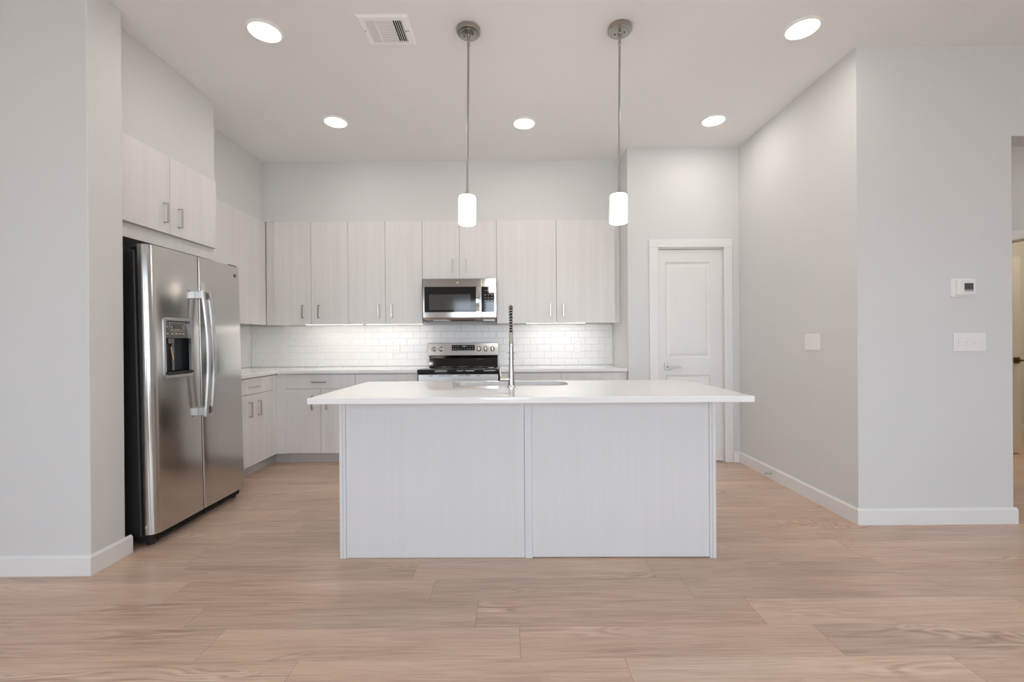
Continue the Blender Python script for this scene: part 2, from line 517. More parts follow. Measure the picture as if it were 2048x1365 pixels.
def baseboards():
    h, t = .102, .016
    def bb(name, segs, lab):
        bm = new()
        for axis, a, b_, face, sgn in segs:
            prof = [(0, 0), (t, 0), (t, h - .012), (t - .010, h), (0, h)]
            if axis == 'x':   # runs along x, sits on plane y=face, projects sgn*y
                prism(bm, [(face + sgn * p, z) for p, z in prof], 'x', a, b_)
            else:
                prism(bm, [(face + sgn * p, z) for p, z in prof], 'y', a, b_)
        struct(name, bm, 'trim', lab, 'baseboard')
    bb('baseboard_front_left', [('x', XL, XST + t, YST, -1), ('y', YST, YST + .235, XST, 1)], 'white baseboard around the wall end beside the refrigerator')
    bb('baseboard_right', [('y', YR, YP, XR, -1)], 'white baseboard along the right kitchen wall')
    bb('baseboard_front_right', [('x', XR - t, XE + t, YR, -1), ('y', YR, YR + .15, XE, 1)], 'white baseboard under the thermostat wall')
    bb('baseboard_pantry', [('x', 2.150, XR - t, YP, -1), ('x', XP, 1.340, YP, -1)], 'short white baseboard beside the pantry door')
    bb('baseboard_far_room', [('x', XH + .12, 6.6, 5.37, -1), ('y', 2.72, 5.354, 6.6, -1)], 'baseboard in the dim room beyond the hall')
    bb('baseboard_hall', [('x', XR + .12, XH, 5.25, -1), ('y', 4.53, 5.234, XH, -1)], 'baseboard in the hall')
baseboards()

# ------------------------------------------------------------------ pantry door
def panel_leaf(bm, x0, x1, z0, z1, yf, yb, panels):
    """door leaf facing -y with raised-and-fielded panels, one mesh"""
    xs = sorted({x0, x1, *[p[0] for p in panels], *[p[1] for p in panels]})
    zs = sorted({z0, z1, *[p[2] for p in panels], *[p[3] for p in panels]})
    for i in range(len(xs) - 1):
        for j in range(len(zs) - 1):
            if any(abs(p[0] - xs[i]) < 1e-6 and abs(p[2] - zs[j]) < 1e-6 for p in panels): continue
            bm.faces.new([bm.verts.new(v) for v in ((xs[i], yf, zs[j]), (xs[i + 1], yf, zs[j]), (xs[i + 1], yf, zs[j + 1]), (xs[i], yf, zs[j + 1]))])
    for a, b_, c, d in panels:
        R = []
        for ins, dep in ((0, 0), (.010, .012), (.018, .014), (.040, .005), (.046, .003)):
            R.append([(a + ins, yf + dep, c + ins), (b_ - ins, yf + dep, c + ins), (b_ - ins, yf + dep, d - ins), (a + ins, yf + dep, d - ins)])
        loops(bm, R, cap1=True)
    # sides and back
    P = [(x0, z0), (x1, z0), (x1, z1), (x0, z1)]
    f = [bm.verts.new((x, yf, z)) for x, z in P]; k = [bm.verts.new((x, yb, z)) for x, z in P]
    bm.faces.new(k)
    for i in range(4): bm.faces.new((f[i], f[(i + 1) % 4], k[(i + 1) % 4], k[i]))
    bmesh.ops.remove_doubles(bm, verts=bm.verts[:], dist=1e-5)

def lever_handle(bmr, bml, x, y, z, m_dir=1):
    """square rosette + lever, facing -y"""
    box(bmr, x - .031, x + .031, y - .009, y, z - .031, z + .031, .002)
    cyl(bmr, (x, y - .009, z), (0, -1, 0), .012, .035, 16)
    box(bml, x - .012 * m_dir, x + .115 * m_dir, y - .056, y - .040, z - .009, z + .009, .003)

def pantry_door():
    bm = new()
    panel_leaf(bm, 1.4400, 2.0520, .014, 2.0610, YP + .012, YP + .047, [(1.506, 1.940, 1.011, 1.943), (1.506, 1.940, .21, .845)])
    d = struct('door_1', bm, 'door', 'white two-panel pantry door', 'door')
    a, b_ = new(), new()
    lever_handle(a, b_, 1.522, YP + .012, .927)
    hr = obj('rosette', a, 'nickel', d, True); hr['label'] = 'square brushed metal door handle plate'
    hl = obj('lever', b_, 'nickel', hr); hl['label'] = 'brushed metal door lever'
    for zc in (1.825, 1.075, .33):
        bm = new()
        cyl(bm, (2.0585, YP + .008, zc - .045), (0, 0, 1), .008, .09, 12)
        box(bm, 2.052, 2.067, YP + .010, YP + .014, zc - .045, zc + .045)
        obj('hinge', bm, 'door', d, True)
    # casing
    bm = new()
    yo = YP - .017
    for x0, x1 in ((1.343, 1.428), (2.066, 2.148)):
        box(bm, x0, x1, yo, YP - .0005, 0, 2.0795, .004)
    box(bm, 1.343, 2.148, yo, YP - .0005, 2.0795, 2.157, .004)
    # jamb
    box(bm, 1.4255, 1.4365, YP - .004, YP + .105, 0, 2.077); box(bm, 2.0565, 2.0675, YP + .016, YP + .105, 0, 2.077); box(bm, 1.4365, 2.0565, YP + .0, YP + .105, 2.068, 2.077)
    box(bm, 1.4365, 1.449, YP + .049, YP + .085, 0, 2.068); box(bm, 2.044, 2.0565, YP + .049, YP + .085, 0, 2.068)
    struct('trim_1', bm, 'trim', 'white casing around the pantry door', 'door casing')
    # dark gap under the door leads into an unlit pantry
pantry_door()

def hall_door():
    bm = new()
    hx, hy = XH + .135, 4.445
    panel_leaf(bm, hx, hx + .645, .012, 2.010, hy - .035, hy, [(hx + .11, hx + .533, 1.0, 1.92), (hx + .11, hx + .533, .2, .84)])
    d = struct('door_2', bm, 'door', 'white door standing open in the room beyond the hall', 'door')
    a, b_ = new(), new()
    lever_handle(a, b_, hx + .602, hy - .035, .955)
    r = obj('rosette', a, 'bronze', d, True); obj('lever', b_, 'bronze', r)
    bm = new()
    y0, y1, zt = 3.64, 4.46, 2.035
    box(bm, XH - .015, XH - .0005, y0 - .08, y0 - .001, 0, zt + .08, .003); box(bm, XH - .015, XH - .0005, y1 + .001, y1 + .08, 0, zt + .08, .003)
    box(bm, XH - .015, XH - .0005, y0 - .001, y1 + .001, zt, zt + .08, .003)
    struct('trim_2', bm, 'trim', 'white casing around the hall doorway', 'door casing')
hall_door()

# ------------------------------------------------------------------ cabinets
def pull(parent, p, axis, out, L=.135, m='nickel'):
    """square bar pull; p = centre on the door face, axis = direction of the bar, out = away from the door"""
    p, ax, o = Vector(p), Vector(axis).normalized(), Vector(out).normalized()
    s = ax.cross(o)
    bm = new()
    def bx(c, la, ls, lo):
        v = [bm.verts.new(c + ax * (i * la / 2) + s * (j * ls / 2) + o * (k * lo / 2)) for i in (-1, 1) for j in (-1, 1) for k in (-1, 1)]
        fs = [bm.faces.new([v[t] for t in f]) for f in ((0, 1, 3, 2), (4, 6, 7, 5), (0, 4, 5, 1), (2, 3, 7, 6), (0, 2, 6, 4), (1, 5, 7, 3))]
        bmesh.ops.bevel(bm, geom=list({e for f in fs for e in f.edges}), offset=.001, segments=1, affect='EDGES')
    bx(p + o * .030, L, .009, .009)
    for sgn in (-1, 1):
        bx(p + ax * sgn * (L / 2 - .0055) + o * .013, .009, .008, .026)
    return obj('handle', bm, m, parent)

def slab(name, parent, x0, x1, y0, y1, z0, z1, m='lam', gap=.0015):
    return obj(name, box(new(), x0, x1, y0, y1, z0, z1, .0012), m, parent)

G = .0016

def wall_cab_back(x0, x1, z0, split, hz, hdx, label, fill_left=None, fill_right=None, hm='nickel'):
    t = thing('wall_cabinet', label, 'cabinet', ((x0 + x1) / 2, YS + .16, z0), 'wall cabinets above the back counter')
    obj('body', box(new(), x0 + .0005, x1 - .0005, YS + .0015, YB - .004, z0 + .020, ZU1 - .002), 'lam', t)
    for a, b_, side in ((x0, split, 1), (split, x1, -1)):
        d = slab('door', t, a + G, b_ - G, 4.500, 4.520, z0 - .002, ZU1 - .004)
        hx = (b_ - hdx) if side == 1 else (a + hdx)
        pull(d, (hx, 4.500, hz), (0, 0, 1), (0, -1, 0), m=hm)
    if fill_left: obj('filler_strip', box(new(), fill_left, x0 - .001, 4.527, YB - .01, z0, ZU1 - .001), 'lam', t)
    if fill_right: obj('filler_strip', box(new(), x1 + .001, fill_right, 4.526, YB - .01, z0, ZU1 - .004), 'lam', t)
    return t

wall_cab_back(-2.431, -1.668, ZU0, -2.050, 1.503, .083, 'tall two-door wall cabinet next to the left corner', fill_left=-2.5245)
wall_cab_back(-1.668, -.904, ZU0, -1.286, 1.503, .067, 'tall two-door wall cabinet left of the microwave')
wall_cab_back(-.904, -.137, 1.831, -.521, 1.963, .068, 'short two-door wall cabinet right above the microwave')
wall_cab_back(-.137, 1.088, ZU0, .479, 1.503, .067, 'widest two-door wall cabinet right of the microwave', fill_right=XP - .002)

def left_wall_cab():
    t = thing('wall_cabinet', 'tall corner wall cabinet on the left wall beyond the refrigerator', 'cabinet', (-2.7, 3.9, ZU0))
    obj('body', box(new(), XK + .004, -2.546, 3.562, 4.495, ZU0 + .020, ZU1 - .002), 'lam', t)
    d = slab('door', t, -2.545, -2.525, 3.563, 4.150, ZU0 - .002, ZU1 - .004)
    obj('filler_strip', box(new(), -2.545, -2.5255, 4.1505, 4.517, ZU0 - .002, ZU1 - .004), 'lam', t)
    pull(d, (-2.525, 3.64, 1.503), (0, 0, 1), (1, 0, 0))
left_wall_cab()

def fridge_cab():
    t = thing('wall_cabinet', 'deep two-door cabinet over the stainless refrigerator', 'cabinet', (-2.57, 2.92, 1.915))
    obj('body', box(new(), XK + .004, -2.284, 2.466, 3.376, 1.917, ZU1 - .002), 'lam', t)
    d1 = slab('door', t, -2.283, -2.262, 2.468, 2.914 - G, 1.915, ZU1 - .004)
    d2 = slab('door', t, -2.283, -2.262, 2.914 + G, 3.372, 1.915, ZU1 - .004)
    pull(d1, (-2.262, 2.862, 2.043), (0, 0, 1), (1, 0, 0)); pull(d2, (-2.262, 2.986, 2.040), (0, 0, 1), (1, 0, 0))
    obj('valance', box(new(), -2.306, -2.288, 2.466, 3.376, 1.826, 1.915), 'lam', t)
    obj('end_panel', box(new(), XK + .004, -2.288, 3.3775, 3.394, 1.826, ZU1 - .002), 'lam', t)
fridge_cab()

def base_cab_back(x0, x1, label, split=None, fill_right=None):
    t = thing('base_cabinet', label, 'cabinet', ((x0 + x1) / 2, 4.5, 0), 'base cabinets along the back wall')
    yf = 4.256
    obj('body', box(new(), x0 + .0005, x1 - .0005, yf + .0215, YB - .004, .1005, .882), 'lam', t)
    obj('toe_kick', box(new(), x0 + .0005, x1 - .0005, 4.326, 4.342, 0.0, .100), 'toe', t)
    d = slab('drawer', t, x0 + G, x1 - G, yf, yf + .02, .7355, .872)
    pull(d, ((x0 + x1) / 2 - .012, yf, .800), (1, 0, 0), (0, -1, 0))
    s = (x0 + x1) / 2 if split is None else split
    for a, b_, sd in ((x0, s, 1), (s, x1, -1)):
        q = slab('door', t, a + G, b_ - G, yf, yf + .02, .106, .7315)
        pull(q, ((b_ - .077) if sd == 1 else (a + .06), yf, .601), (0, 0, 1), (0, -1, 0))
    if fill_right is not None: obj('filler_strip', box(new(), x1 + .001, fill_right, yf + .010, yf + .03, .1005, .882), 'lam', t)
    return t

base_cab_back(-2.190, -1.515, 'back base cabinet in the left corner, with drawer and two doors', split=-1.853)
base_cab_back(-1.515, -.905, 'back base cabinet directly left of the range')
base_cab_back(-.105, .492, 'back base cabinet directly right of the range')
base_cab_back(.492, 1.098, 'back base cabinet at the right end beside the pantry wall', fill_right=XP - .002)

def base_cab_left():
    t = thing('base_cabinet', 'left base cabinet beside the refrigerator, with drawer and two doors', 'cabinet', (-2.58, 3.87, 0))
    xf = -2.280
    obj('body', box(new(), XK + .004, xf - .0215, 3.566, 4.268, .1005, .882), 'lam', t)
    obj('toe_kick', prism(new(), [(-2.372, 3.566), (-2.356, 3.566), (-2.356, 4.326), (-2.191, 4.326), (-2.191, 4.342), (-2.372, 4.342)], 'z', 0, .1), 'toe', t)
    obj('filler_strip', box(new(), -2.281, -2.191, 4.262, 4.282, .1005, .882), 'lam', t)
    d = slab('drawer', t, xf - .02, xf, 3.566, 4.186, .7355, .872)
    pull(d, (xf, 3.865, .800), (0, 1, 0), (1, 0, 0))
    for a, b_, hy in ((3.566, 3.872, 3.803), (3.875, 4.186, 3.940)):
        q = slab('door', t, xf - .02, xf, a, b_, .106, .7315)
        pull(q, (xf, hy, .602), (0, 0, 1), (1, 0, 0))
    obj('filler_strip', box(new(), xf - .02, xf - .001, 4.1875, 4.262, .106, .875), 'lam', t)
base_cab_left()

# ------------------------------------------------------------------ countertops + backsplash
def counter_from_outline(name, outline, z0, z1, label, holes=()):
    ch = .0025
    bm = new()
    def ring(pts, z, ins=0.0):
        return [(x, y, z) for x, y in pts]
    def inset(pts, d):
        # polygons are given counter-clockwise; simple mitred inset
        n = len(pts); out = []
        for i in range(n):
            p, a, b_ = Vector(pts[i]), Vector(pts[i - 1]), Vector(pts[(i + 1) % n])
            e1 = (p - a).normalized(); e2 = (b_ - p).normalized()
            n1 = Vector((-e1.y, e1.x)); n2 = Vector((-e2.y, e2.x))
            m = (n1 + n2); m = m / max(m.dot(n1), 1e-6) if m.length > 1e-6 else n1
            out.append(tuple(p + m * d))
        return out
    def fill(pts_list, z):
        es = []
        for pts in pts_list:
            vs = [bm.verts.new((x, y, z)) for x, y in pts]
            es += [bm.edges.new((vs[i], vs[(i + 1) % len(vs)])) for i in range(len(vs))]
        bmesh.ops.triangle_fill(bm, use_beauty=True, edges=es)
    o_in = inset(outline, ch)
    fill([o_in, *holes], z1); fill([o_in, *holes], z0)
    loops(bm, [ring(o_in, z1), ring(outline, z1 - ch), ring(outline, z0 + ch), ring(o_in, z0)])
    for h in holes: loops(bm, [ring(h, z1), ring(h, z0)])
    bmesh.ops.remove_doubles(bm, verts=bm.verts[:], dist=1e-5)
    o = obj(name, bm, 'quartz')
    o['label'] = label; o['category'] = 'countertop'
    return o

ZC0, ZC1 = .8835, .914
counter_from_outline('countertop', [(XK + .003, 3.566), (-2.256, 3.566), (-2.256, 4.228), (-.906, 4.228), (-.906, YB - .012), (XK + .003, YB - .012)], ZC0, ZC1, 'L-shaped white countertop from the refrigerator round to the range')
counter_from_outline('countertop', [(-.104, 4.228), (XP - .003, 4.228), (XP - .003, YB - .012), (-.104, YB - .012)], ZC0, ZC1, 'short white back countertop right of the range')

def backsplash():
    tw, th, g = .1524, .0765, .0018
    bm = new(); bg = new()
    def tile(face, a, b_, z0, z1):
        d = .004; i = .004
        if face == 'back':
            P = lambda u, z, dep: (u, YB - .003 - dep, z)
        else:
            P = lambda u, z, dep: (XK + .003 + dep, u, z)
        loops(bm, [[P(a, z0, 0), P(b_, z0, 0), P(b_, z1, 0), P(a, z1, 0)], [P(a, z0, d * .6), P(b_, z0, d * .6), P(b_, z1, d * .6), P(a, z1, d * .6)],
                   [P(a + i, z0 + i, d), P(b_ - i, z0 + i, d), P(b_ - i, z1 - i, d), P(a + i, z1 - i, d)]], cap1=True)
    for face, u0, u1, phase in (('back', XK + .008, XP - .001, .03), ('left', 3.566, YB - .008, .06)):
        z = .9155; row = 0
        while z < 1.366:
            z1 = min(z + th - g, 1.368)
            u = u0 - ((phase + (row % 2) * tw / 2) % tw)
            while u < u1:
                a, b_ = max(u, u0), min(u + tw - g, u1)
                if b_ - a > .012: tile(face, a, b_, z, z1)
                u += tw
            z += th; row += 1
    # behind the range the tile runs up to the microwave
    box(bg, XK + .003, XP - .001, YB - .003, YB - .0005, .9145, 1.37); box(bg, XK + .0005, XK + .003, 3.566, YB - .003, .9145, 1.37)
    w = struct('wall_backsplash', bm, 'tile', 'glossy white subway tile backsplash', 'backsplash')
    struct('wall_backsplash_grout', bg, 'grout', 'grout bed behind the subway tile', 'backsplash')
backsplash()

# ------------------------------------------------------------------ under-cabinet lights
def under_light(x0, x1, label):
    t = thing('under_cabinet_light', label, 'light', ((x0 + x1) / 2, 4.62, 1.391), 'slim lights under the wall cabinets')
    obj('housing', box(new(), x0, x1, 4.575, 4.655, 1.380, 1.3915, .002), 'plastic', t)
    obj('diffuser', box(new(), x0 + .012, x1 - .012, 4.583, 4.647, 1.3700, 1.3798, .001), 'under', t)
under_light(-2.16, -1.555, 'slim lit strip under the corner-most back wall cabinet')
under_light(-1.525, -.92, 'slim lit strip under the wall cabinet left of the microwave')
under_light(.16, .80, 'slim lit strip under the wall cabinet right of the microwave')
def under_light_left():
    t = thing('under_cabinet_light', 'slim lit strip under the left wall corner cabinet', 'light', (-2.68, 4.0, 1.391), 'slim lights under the wall cabinets')
    obj('housing', box(new(), -2.72, -2.64, 3.66, 4.26, 1.380, 1.3915, .002), 'plastic', t)
    obj('diffuser', box(new(), -2.712, -2.648, 3.672, 4.248, 1.3700, 1.3798, .001), 'under', t)
under_light_left()

# ------------------------------------------------------------------ refrigerator
def fridge():
    Y0, Y1, YG = 2.535, 3.399, 2.941
    XF = -2.060
    t = thing('refrigerator', 'tall stainless side-by-side refrigerator with ice dispenser', 'refrigerator', (-2.45, 2.967, 0))
    xb, xd = XK + .035, XF - .068
    cs = obj('case', box(new(), xb, xd - .022, Y0 + .004, Y1 - .004, .055, 1.730, .006), 'case', t)
    bm = new()   # gasket strips between case and doors
    box(bm, xd - .022, xd, Y0 + .018, YG - .012, .085, 1.745); box(bm, xd - .022, xd, YG + .012, Y1 - .018, .085, 1.745)
    obj('gasket', bm, 'black', t)
    bm = new()   # top hinge covers
    box(bm, xd - .06, xd + .03, Y0 + .02, Y0 + .11, 1.7305, 1.758, .004)
    obj('hinge_cover', bm, 'black', t)
    obj('hinge_cover', box(new(), xd - .06, xd + .045, Y1 - .10, Y1 - .01, 1.7305, 1.776, .004), 'black', t)
    bm = new()   # kick grille and feet
    box(bm, xd - .05, XF - .045, Y0 + .015, Y1 - .015, .016, .062, .006)
    for k in range(3): box(bm, XF - .0445, XF - .038, Y0 + .06, Y1 - .06, .022 + k * .013, .028 + k * .013)
    obj('kick_grille', bm, 'black', t)
    for yy in (Y0 + .055, Y1 - .055):
        cyl_bm = cyl(new(), (XF - .075, yy, 0.0), (0, 0, 1), .022, .054, 14)
        obj('foot', cyl_bm, 'black', t, True)
    for xx, yy in ((xb + .06, Y0 + .06), (xb + .06, Y1 - .06)):
        obj('foot', cyl(new(), (xx, yy, .008), (0, 0, 1), .022, .046, 14), 'black', t, True)
    z0, z1 = .069, 1.762
    def door_outline(a, b_, ra, rb):
        """plan outline (x,y): slightly bowed front with rounded vertical edges"""
        pts = [(xd, a), ]
        n = 6
        for k in range(n + 1):
            q = PI / 2 * k / n
            pts.append((XF - ra + ra * math.sin(q) - .004, a + ra - ra * math.cos(q)))
        for k in range(1, 8):
            s = k / 8
            pts.append((XF - .004 + .004 * math.sin(PI * s), a + ra + (b_ - rb - a - ra) * s))
        for k in range(n + 1):
            q = PI / 2 * k / n
            pts.append((XF - rb + rb * math.cos(q) - .004, b_ - rb + rb * math.sin(q)))
        pts.append((xd, b_))
        return pts
    # freezer door with dispenser opening: front built as strips around the recess
    dy0, dy1, dz0, dz1 = 2.632, 2.857, .981, 1.334
    ol = door_outline(Y0, YG - .004, .046, .008)
    bm = new()
    def section(pts, za, zb, lo, hi):
        prism(bm, pts, 'z', za, zb)
    section(ol, z0, dz0, 0, 0); section(ol, dz1, z1, 0, 0)
    def clip(pts, ya, yb):
        def xat(y):
            fr = [p for p in pts if p[0] > xd + 1e-6]
            for p, q in zip(fr, fr[1:]):
                if p[1] <= y <= q[1] and q[1] > p[1]:
                    return p[0] + (q[0] - p[0]) * (y - p[1]) / (q[1] - p[1])
            return XF - .004
        mid = [p for p in pts if ya < p[1] < yb and p[0] > xd + 1e-6]
        st = [(xd, ya)] + ([(xat(ya), ya)] if ya > Y0 + 1e-6 else [p for p in pts[1:2]])
        en = [(xat(yb), yb), (xd, yb)] if yb < YG - .0041 else [(pts[-2][0], yb), (xd, yb)]
        seq = st + mid + en
        out = []
        for p in seq:
            if not out or (Vector(p) - Vector(out[-1])).length > 1e-6: out.append(p)
        return out
    section(clip(ol, Y0, dy0), dz0, dz1, 0, 0); section(clip(ol, dy1, YG - .004), dz0, dz1, 0, 0)
    dA = obj('freezer_door', bm, 'steel', t, True, 25)
    bm = new(); prism(bm, door_outline(YG + .004, Y1, .008, .030), 'z', z0, z1)
    dB = obj('fridge_door', bm, 'steel', t, True, 25)
    # dispenser
    bm = new()
    o_ = rrect(dy0 - .006, dy1 + .006, dz0 - .010, dz1 + .006, .022)
    i_ = rrect(dy0 + .010, dy1 - .010, dz0 + .006, dz1 - .012, .014)
    loops(bm, [[(XF - .006, a, b_) for a, b_ in o_], [(XF + .003, a, b_) for a, b_ in o_], [(XF + .003, a, b_) for a, b_ in i_], [(XF - .012, a, b_) for a, b_ in i_]])
    dz = obj('dispenser_bezel', bm, 'steelv', dA, True)
    bm = new()   # recess shell
    xr = xd + .004
    box(bm, xr, xr + .004, dy0 + .001, dy1 - .001, dz0 + .001, dz1 - .001)
    box(bm, xr, XF - .012, dy0 + .0005, dy0 + .009, dz0 + .001, dz1 - .001); box(bm, xr, XF - .012, dy1 - .009, dy1 - .0005, dz0 + .001, dz1 - .001)
    box(bm, xr, XF - .010, dy0 + .009, dy1 - .009, dz0 + .0005, dz0 + .018)
    obj('dispenser_recess', bm, 'bglass', dA)
    bm = new()
    prism(bm, [(XF - .004, 1.214), (XF - .012, 1.324), (XF - .050, 1.324), (XF - .050, 1.211)], 'y', dy0 + .011, dy1 - .011)
    cp = obj('control_panel', bm, 'panel', dA)
    bm = new()
    def onp(y, z, w, h):
        y *= .96; z = 1.214 + (z - 1.215) * .96
        x = XF - .004 - .008 * (z - 1.214) / .110
        box(bm, x, x + .0012, y - w / 2, y + w / 2, z - h / 2, z + h / 2)
    for y in (2.775, 2.816, 2.850, 2.880, 2.910): onp(y, 1.243, .016, .006)
    for y, z in ((2.775, 1.287), (2.816, 1.287), (2.816, 1.272), (2.91, 1.290), (2.91, 1.275)): onp(y, z, .010, .005)
    onp(2.863, 1.262, .13, .0015); onp(2.863, 1.315, .13, .0015); onp(2.798, 1.288, .0015, .054); onp(2.928, 1.288, .0015, .054); onp(2.86, 1.271, .05, .003)
    obj('button_marks', bm, 'white_mark', cp)
    bm = new(); x = XF - .004 - .008 * .072 / .115
    box(bm, x, x + .002, 2.719, 2.776, 1.274, 1.295); obj('display', bm, 'lcd', cp)
    bm = new()
    lathe(bm, [(.024, 0), (.022, .03), (.016, .034)], (XF - .035, 2.717, 1.211), (0, 0, -1), 16)
    obj('spout', bm, 'panel', dA, True)
    bm = new(); box(bm, XF - .052, XF - .046, 2.661, 2.709, 1.061, 1.166, .002); obj('paddle', bm, 'black', dA)
    bm = new(); tube(bm, [(XF - .030, 2.719, 1.161), (XF - .022, 2.728, 1.080)], .0035, 8); obj('paddle_edge', bm, 'gold', dA, True)
    bm = new(); prism(bm, rrect(dy0 + .004, dy1 - .004, dz0 + .010, dz0 + .026, .006), 'x', XF - .056, XF + .010); obj('drip_tray', bm, 'black', dA, True)
    # handles: flat bowed bars on mounting blocks
    for par, yc, n in ((dA, YG - .030, 0), (dB, YG + .030, 1)):
        bm = new()
        zs = [.693 + (1.531 - .693) * k / 20 for k in range(21)]
        R = []
        for z in zs:
            s = (z - .693) / (1.531 - .693)
            bow = .028 * math.sin(PI * s)
            xo = XF + .050 + bow
            R.append([(xo - .012, yc - .012, z), (xo, yc - .010, z), (xo, yc + .010, z), (xo - .012, yc + .012, z)])
        loops(bm, R, True, True)
        hd = obj('handle', bm, 'steelv', par, True, 40)
        for za, zb in ((.700, .752), (1.478, 1.526)):
            obj('handle_mount', box(new(), XF - .004, XF + .052, yc - .011, yc + .011, za, zb, .002), 'steelv', hd)
    # small round emblem
    bm = new()
    lathe(bm, [(.010, 0), (.013, .0015), (.013, .002), (.010, .002)], (XF - .001, 3.329, 1.692), (1, 0, 0), 20)
    obj('emblem', bm, 'panel', dB, True)
    t.rotation_euler = (0, -.0191, 0)
fridge()

# ------------------------------------------------------------------ microwave
def microwave():
    t = thing('microwave', 'stainless over-the-range microwave mounted under the short cabinet', 'microwave', (-.51, 4.63, 1.405))
    x0, x1, z0, z1, yf = -.884, -.139, 1.405, 1.825, 4.42
    obj('body', box(new(), x0 + .004, x1 - .004, yf + .032, YB - .01, z0 + .006, z1 - .002, .003), 'case', t)
    xs = -.290
    bm = new()   # door frame
    yb = yf + .030
    box(bm, x0, xs - .001, yf, yb, 1.7385, z1 - .001, .002); box(bm, x0, xs - .001, yf, yb, 1.428, 1.4855, .002)
    box(bm, x0, -.8675, yf, yb, 1.4855, 1.7385); box(bm, -.3445, xs - .001, yf + .004, yb, 1.4855, 1.7385)
    d = obj('door', bm, 'polish', t)
    obj('door_glass', box(new(), -.867, -.3455, yf - .001, yb, 1.486, 1.738), 'bglass', d)
    obj('door_window', box(new(), -.822, -.400, yf - .0022, yf - .0012, 1.506, 1.664), 'wglass', d)
    bm = new()   # bowed vertical handle
    R = []
    for k in range(15):
        s = k / 14; z = 1.492 + .242 * s; bow = .016 * math.sin(PI * s)
        y = yf - .016 - bow
        R.append([(-.344, y, z), (-.312, y, z), (-.312, y + .012, z), (-.344, y + .012, z)])
    loops(bm, R, True, True)
    for za in (1.494, 1.714): box(bm, -.340, -.316, yf - .012, yf + .004, za, za + .018)
    obj('handle', bm, 'polish', d, True, 40)
    bm = new()
    lathe(bm, [(.0095, 0), (.0125, .0015), (.0125, .0018), (.0085, .0018)], (-.530, yf, 1.781), (0, -1, 0), 22)
    obj('emblem', bm, 'steel', d, True)
    bm = new()   # control side
    box(bm, xs + .001, x1, yf, yb, 1.7385, z1 - .001, .002); box(bm, xs + .001, x1, yf, yb, 1.428, 1.4855, .002); box(bm, -.162, x1, yf, yb, 1.4855, 1.7385)
    c = obj('control_panel', bm, 'polish', t)
    obj('control_glass', box(new(), xs + .0012, -.1625, yf - .001, yb, 1.486, 1.738), 'bglass', c)
    bm = new()
    for j in range(6):
        for i in range(3):
            obj('button_mark', box(new(), -.262 + i * .034, -.244 + i * .034, yf - .0016, yf - .0011, 1.505 + j * .030, 1.509 + j * .030), 'white_mark', c)
    obj('clock_mark', box(bm, -.262, -.18, yf - .0016, yf - .0011, 1.700, 1.7025), 'white_mark', c)
    bm = new()   # lower lip and underside
    prism(bm, [(yf + .002, 1.427), (yf + .012, z0 + .004), (yb + .03, z0 + .004), (yb + .03, 1.427)], 'x', x0 + .002, x1 - .002)
    lp = obj('lower_lip', bm, 'steelv', t)
    for a, b_ in ((-.80, -.62), (-.28, -.16)): obj('grease_filter', box(new(), a, b_, 4.52, 4.74, z0 - .002, z0 + .0055), 'steel', t)
    obj('vent_slot', box(new(), -.64, -.36, yf + .016, yf + .030, z0 - .001, z0 + .006), 'slot', t)
    obj('lamp_cover', box(new(), -.57, -.38, 4.50, 4.60, z0 - .001, z0 + .0055), 'slot', t)
microwave()

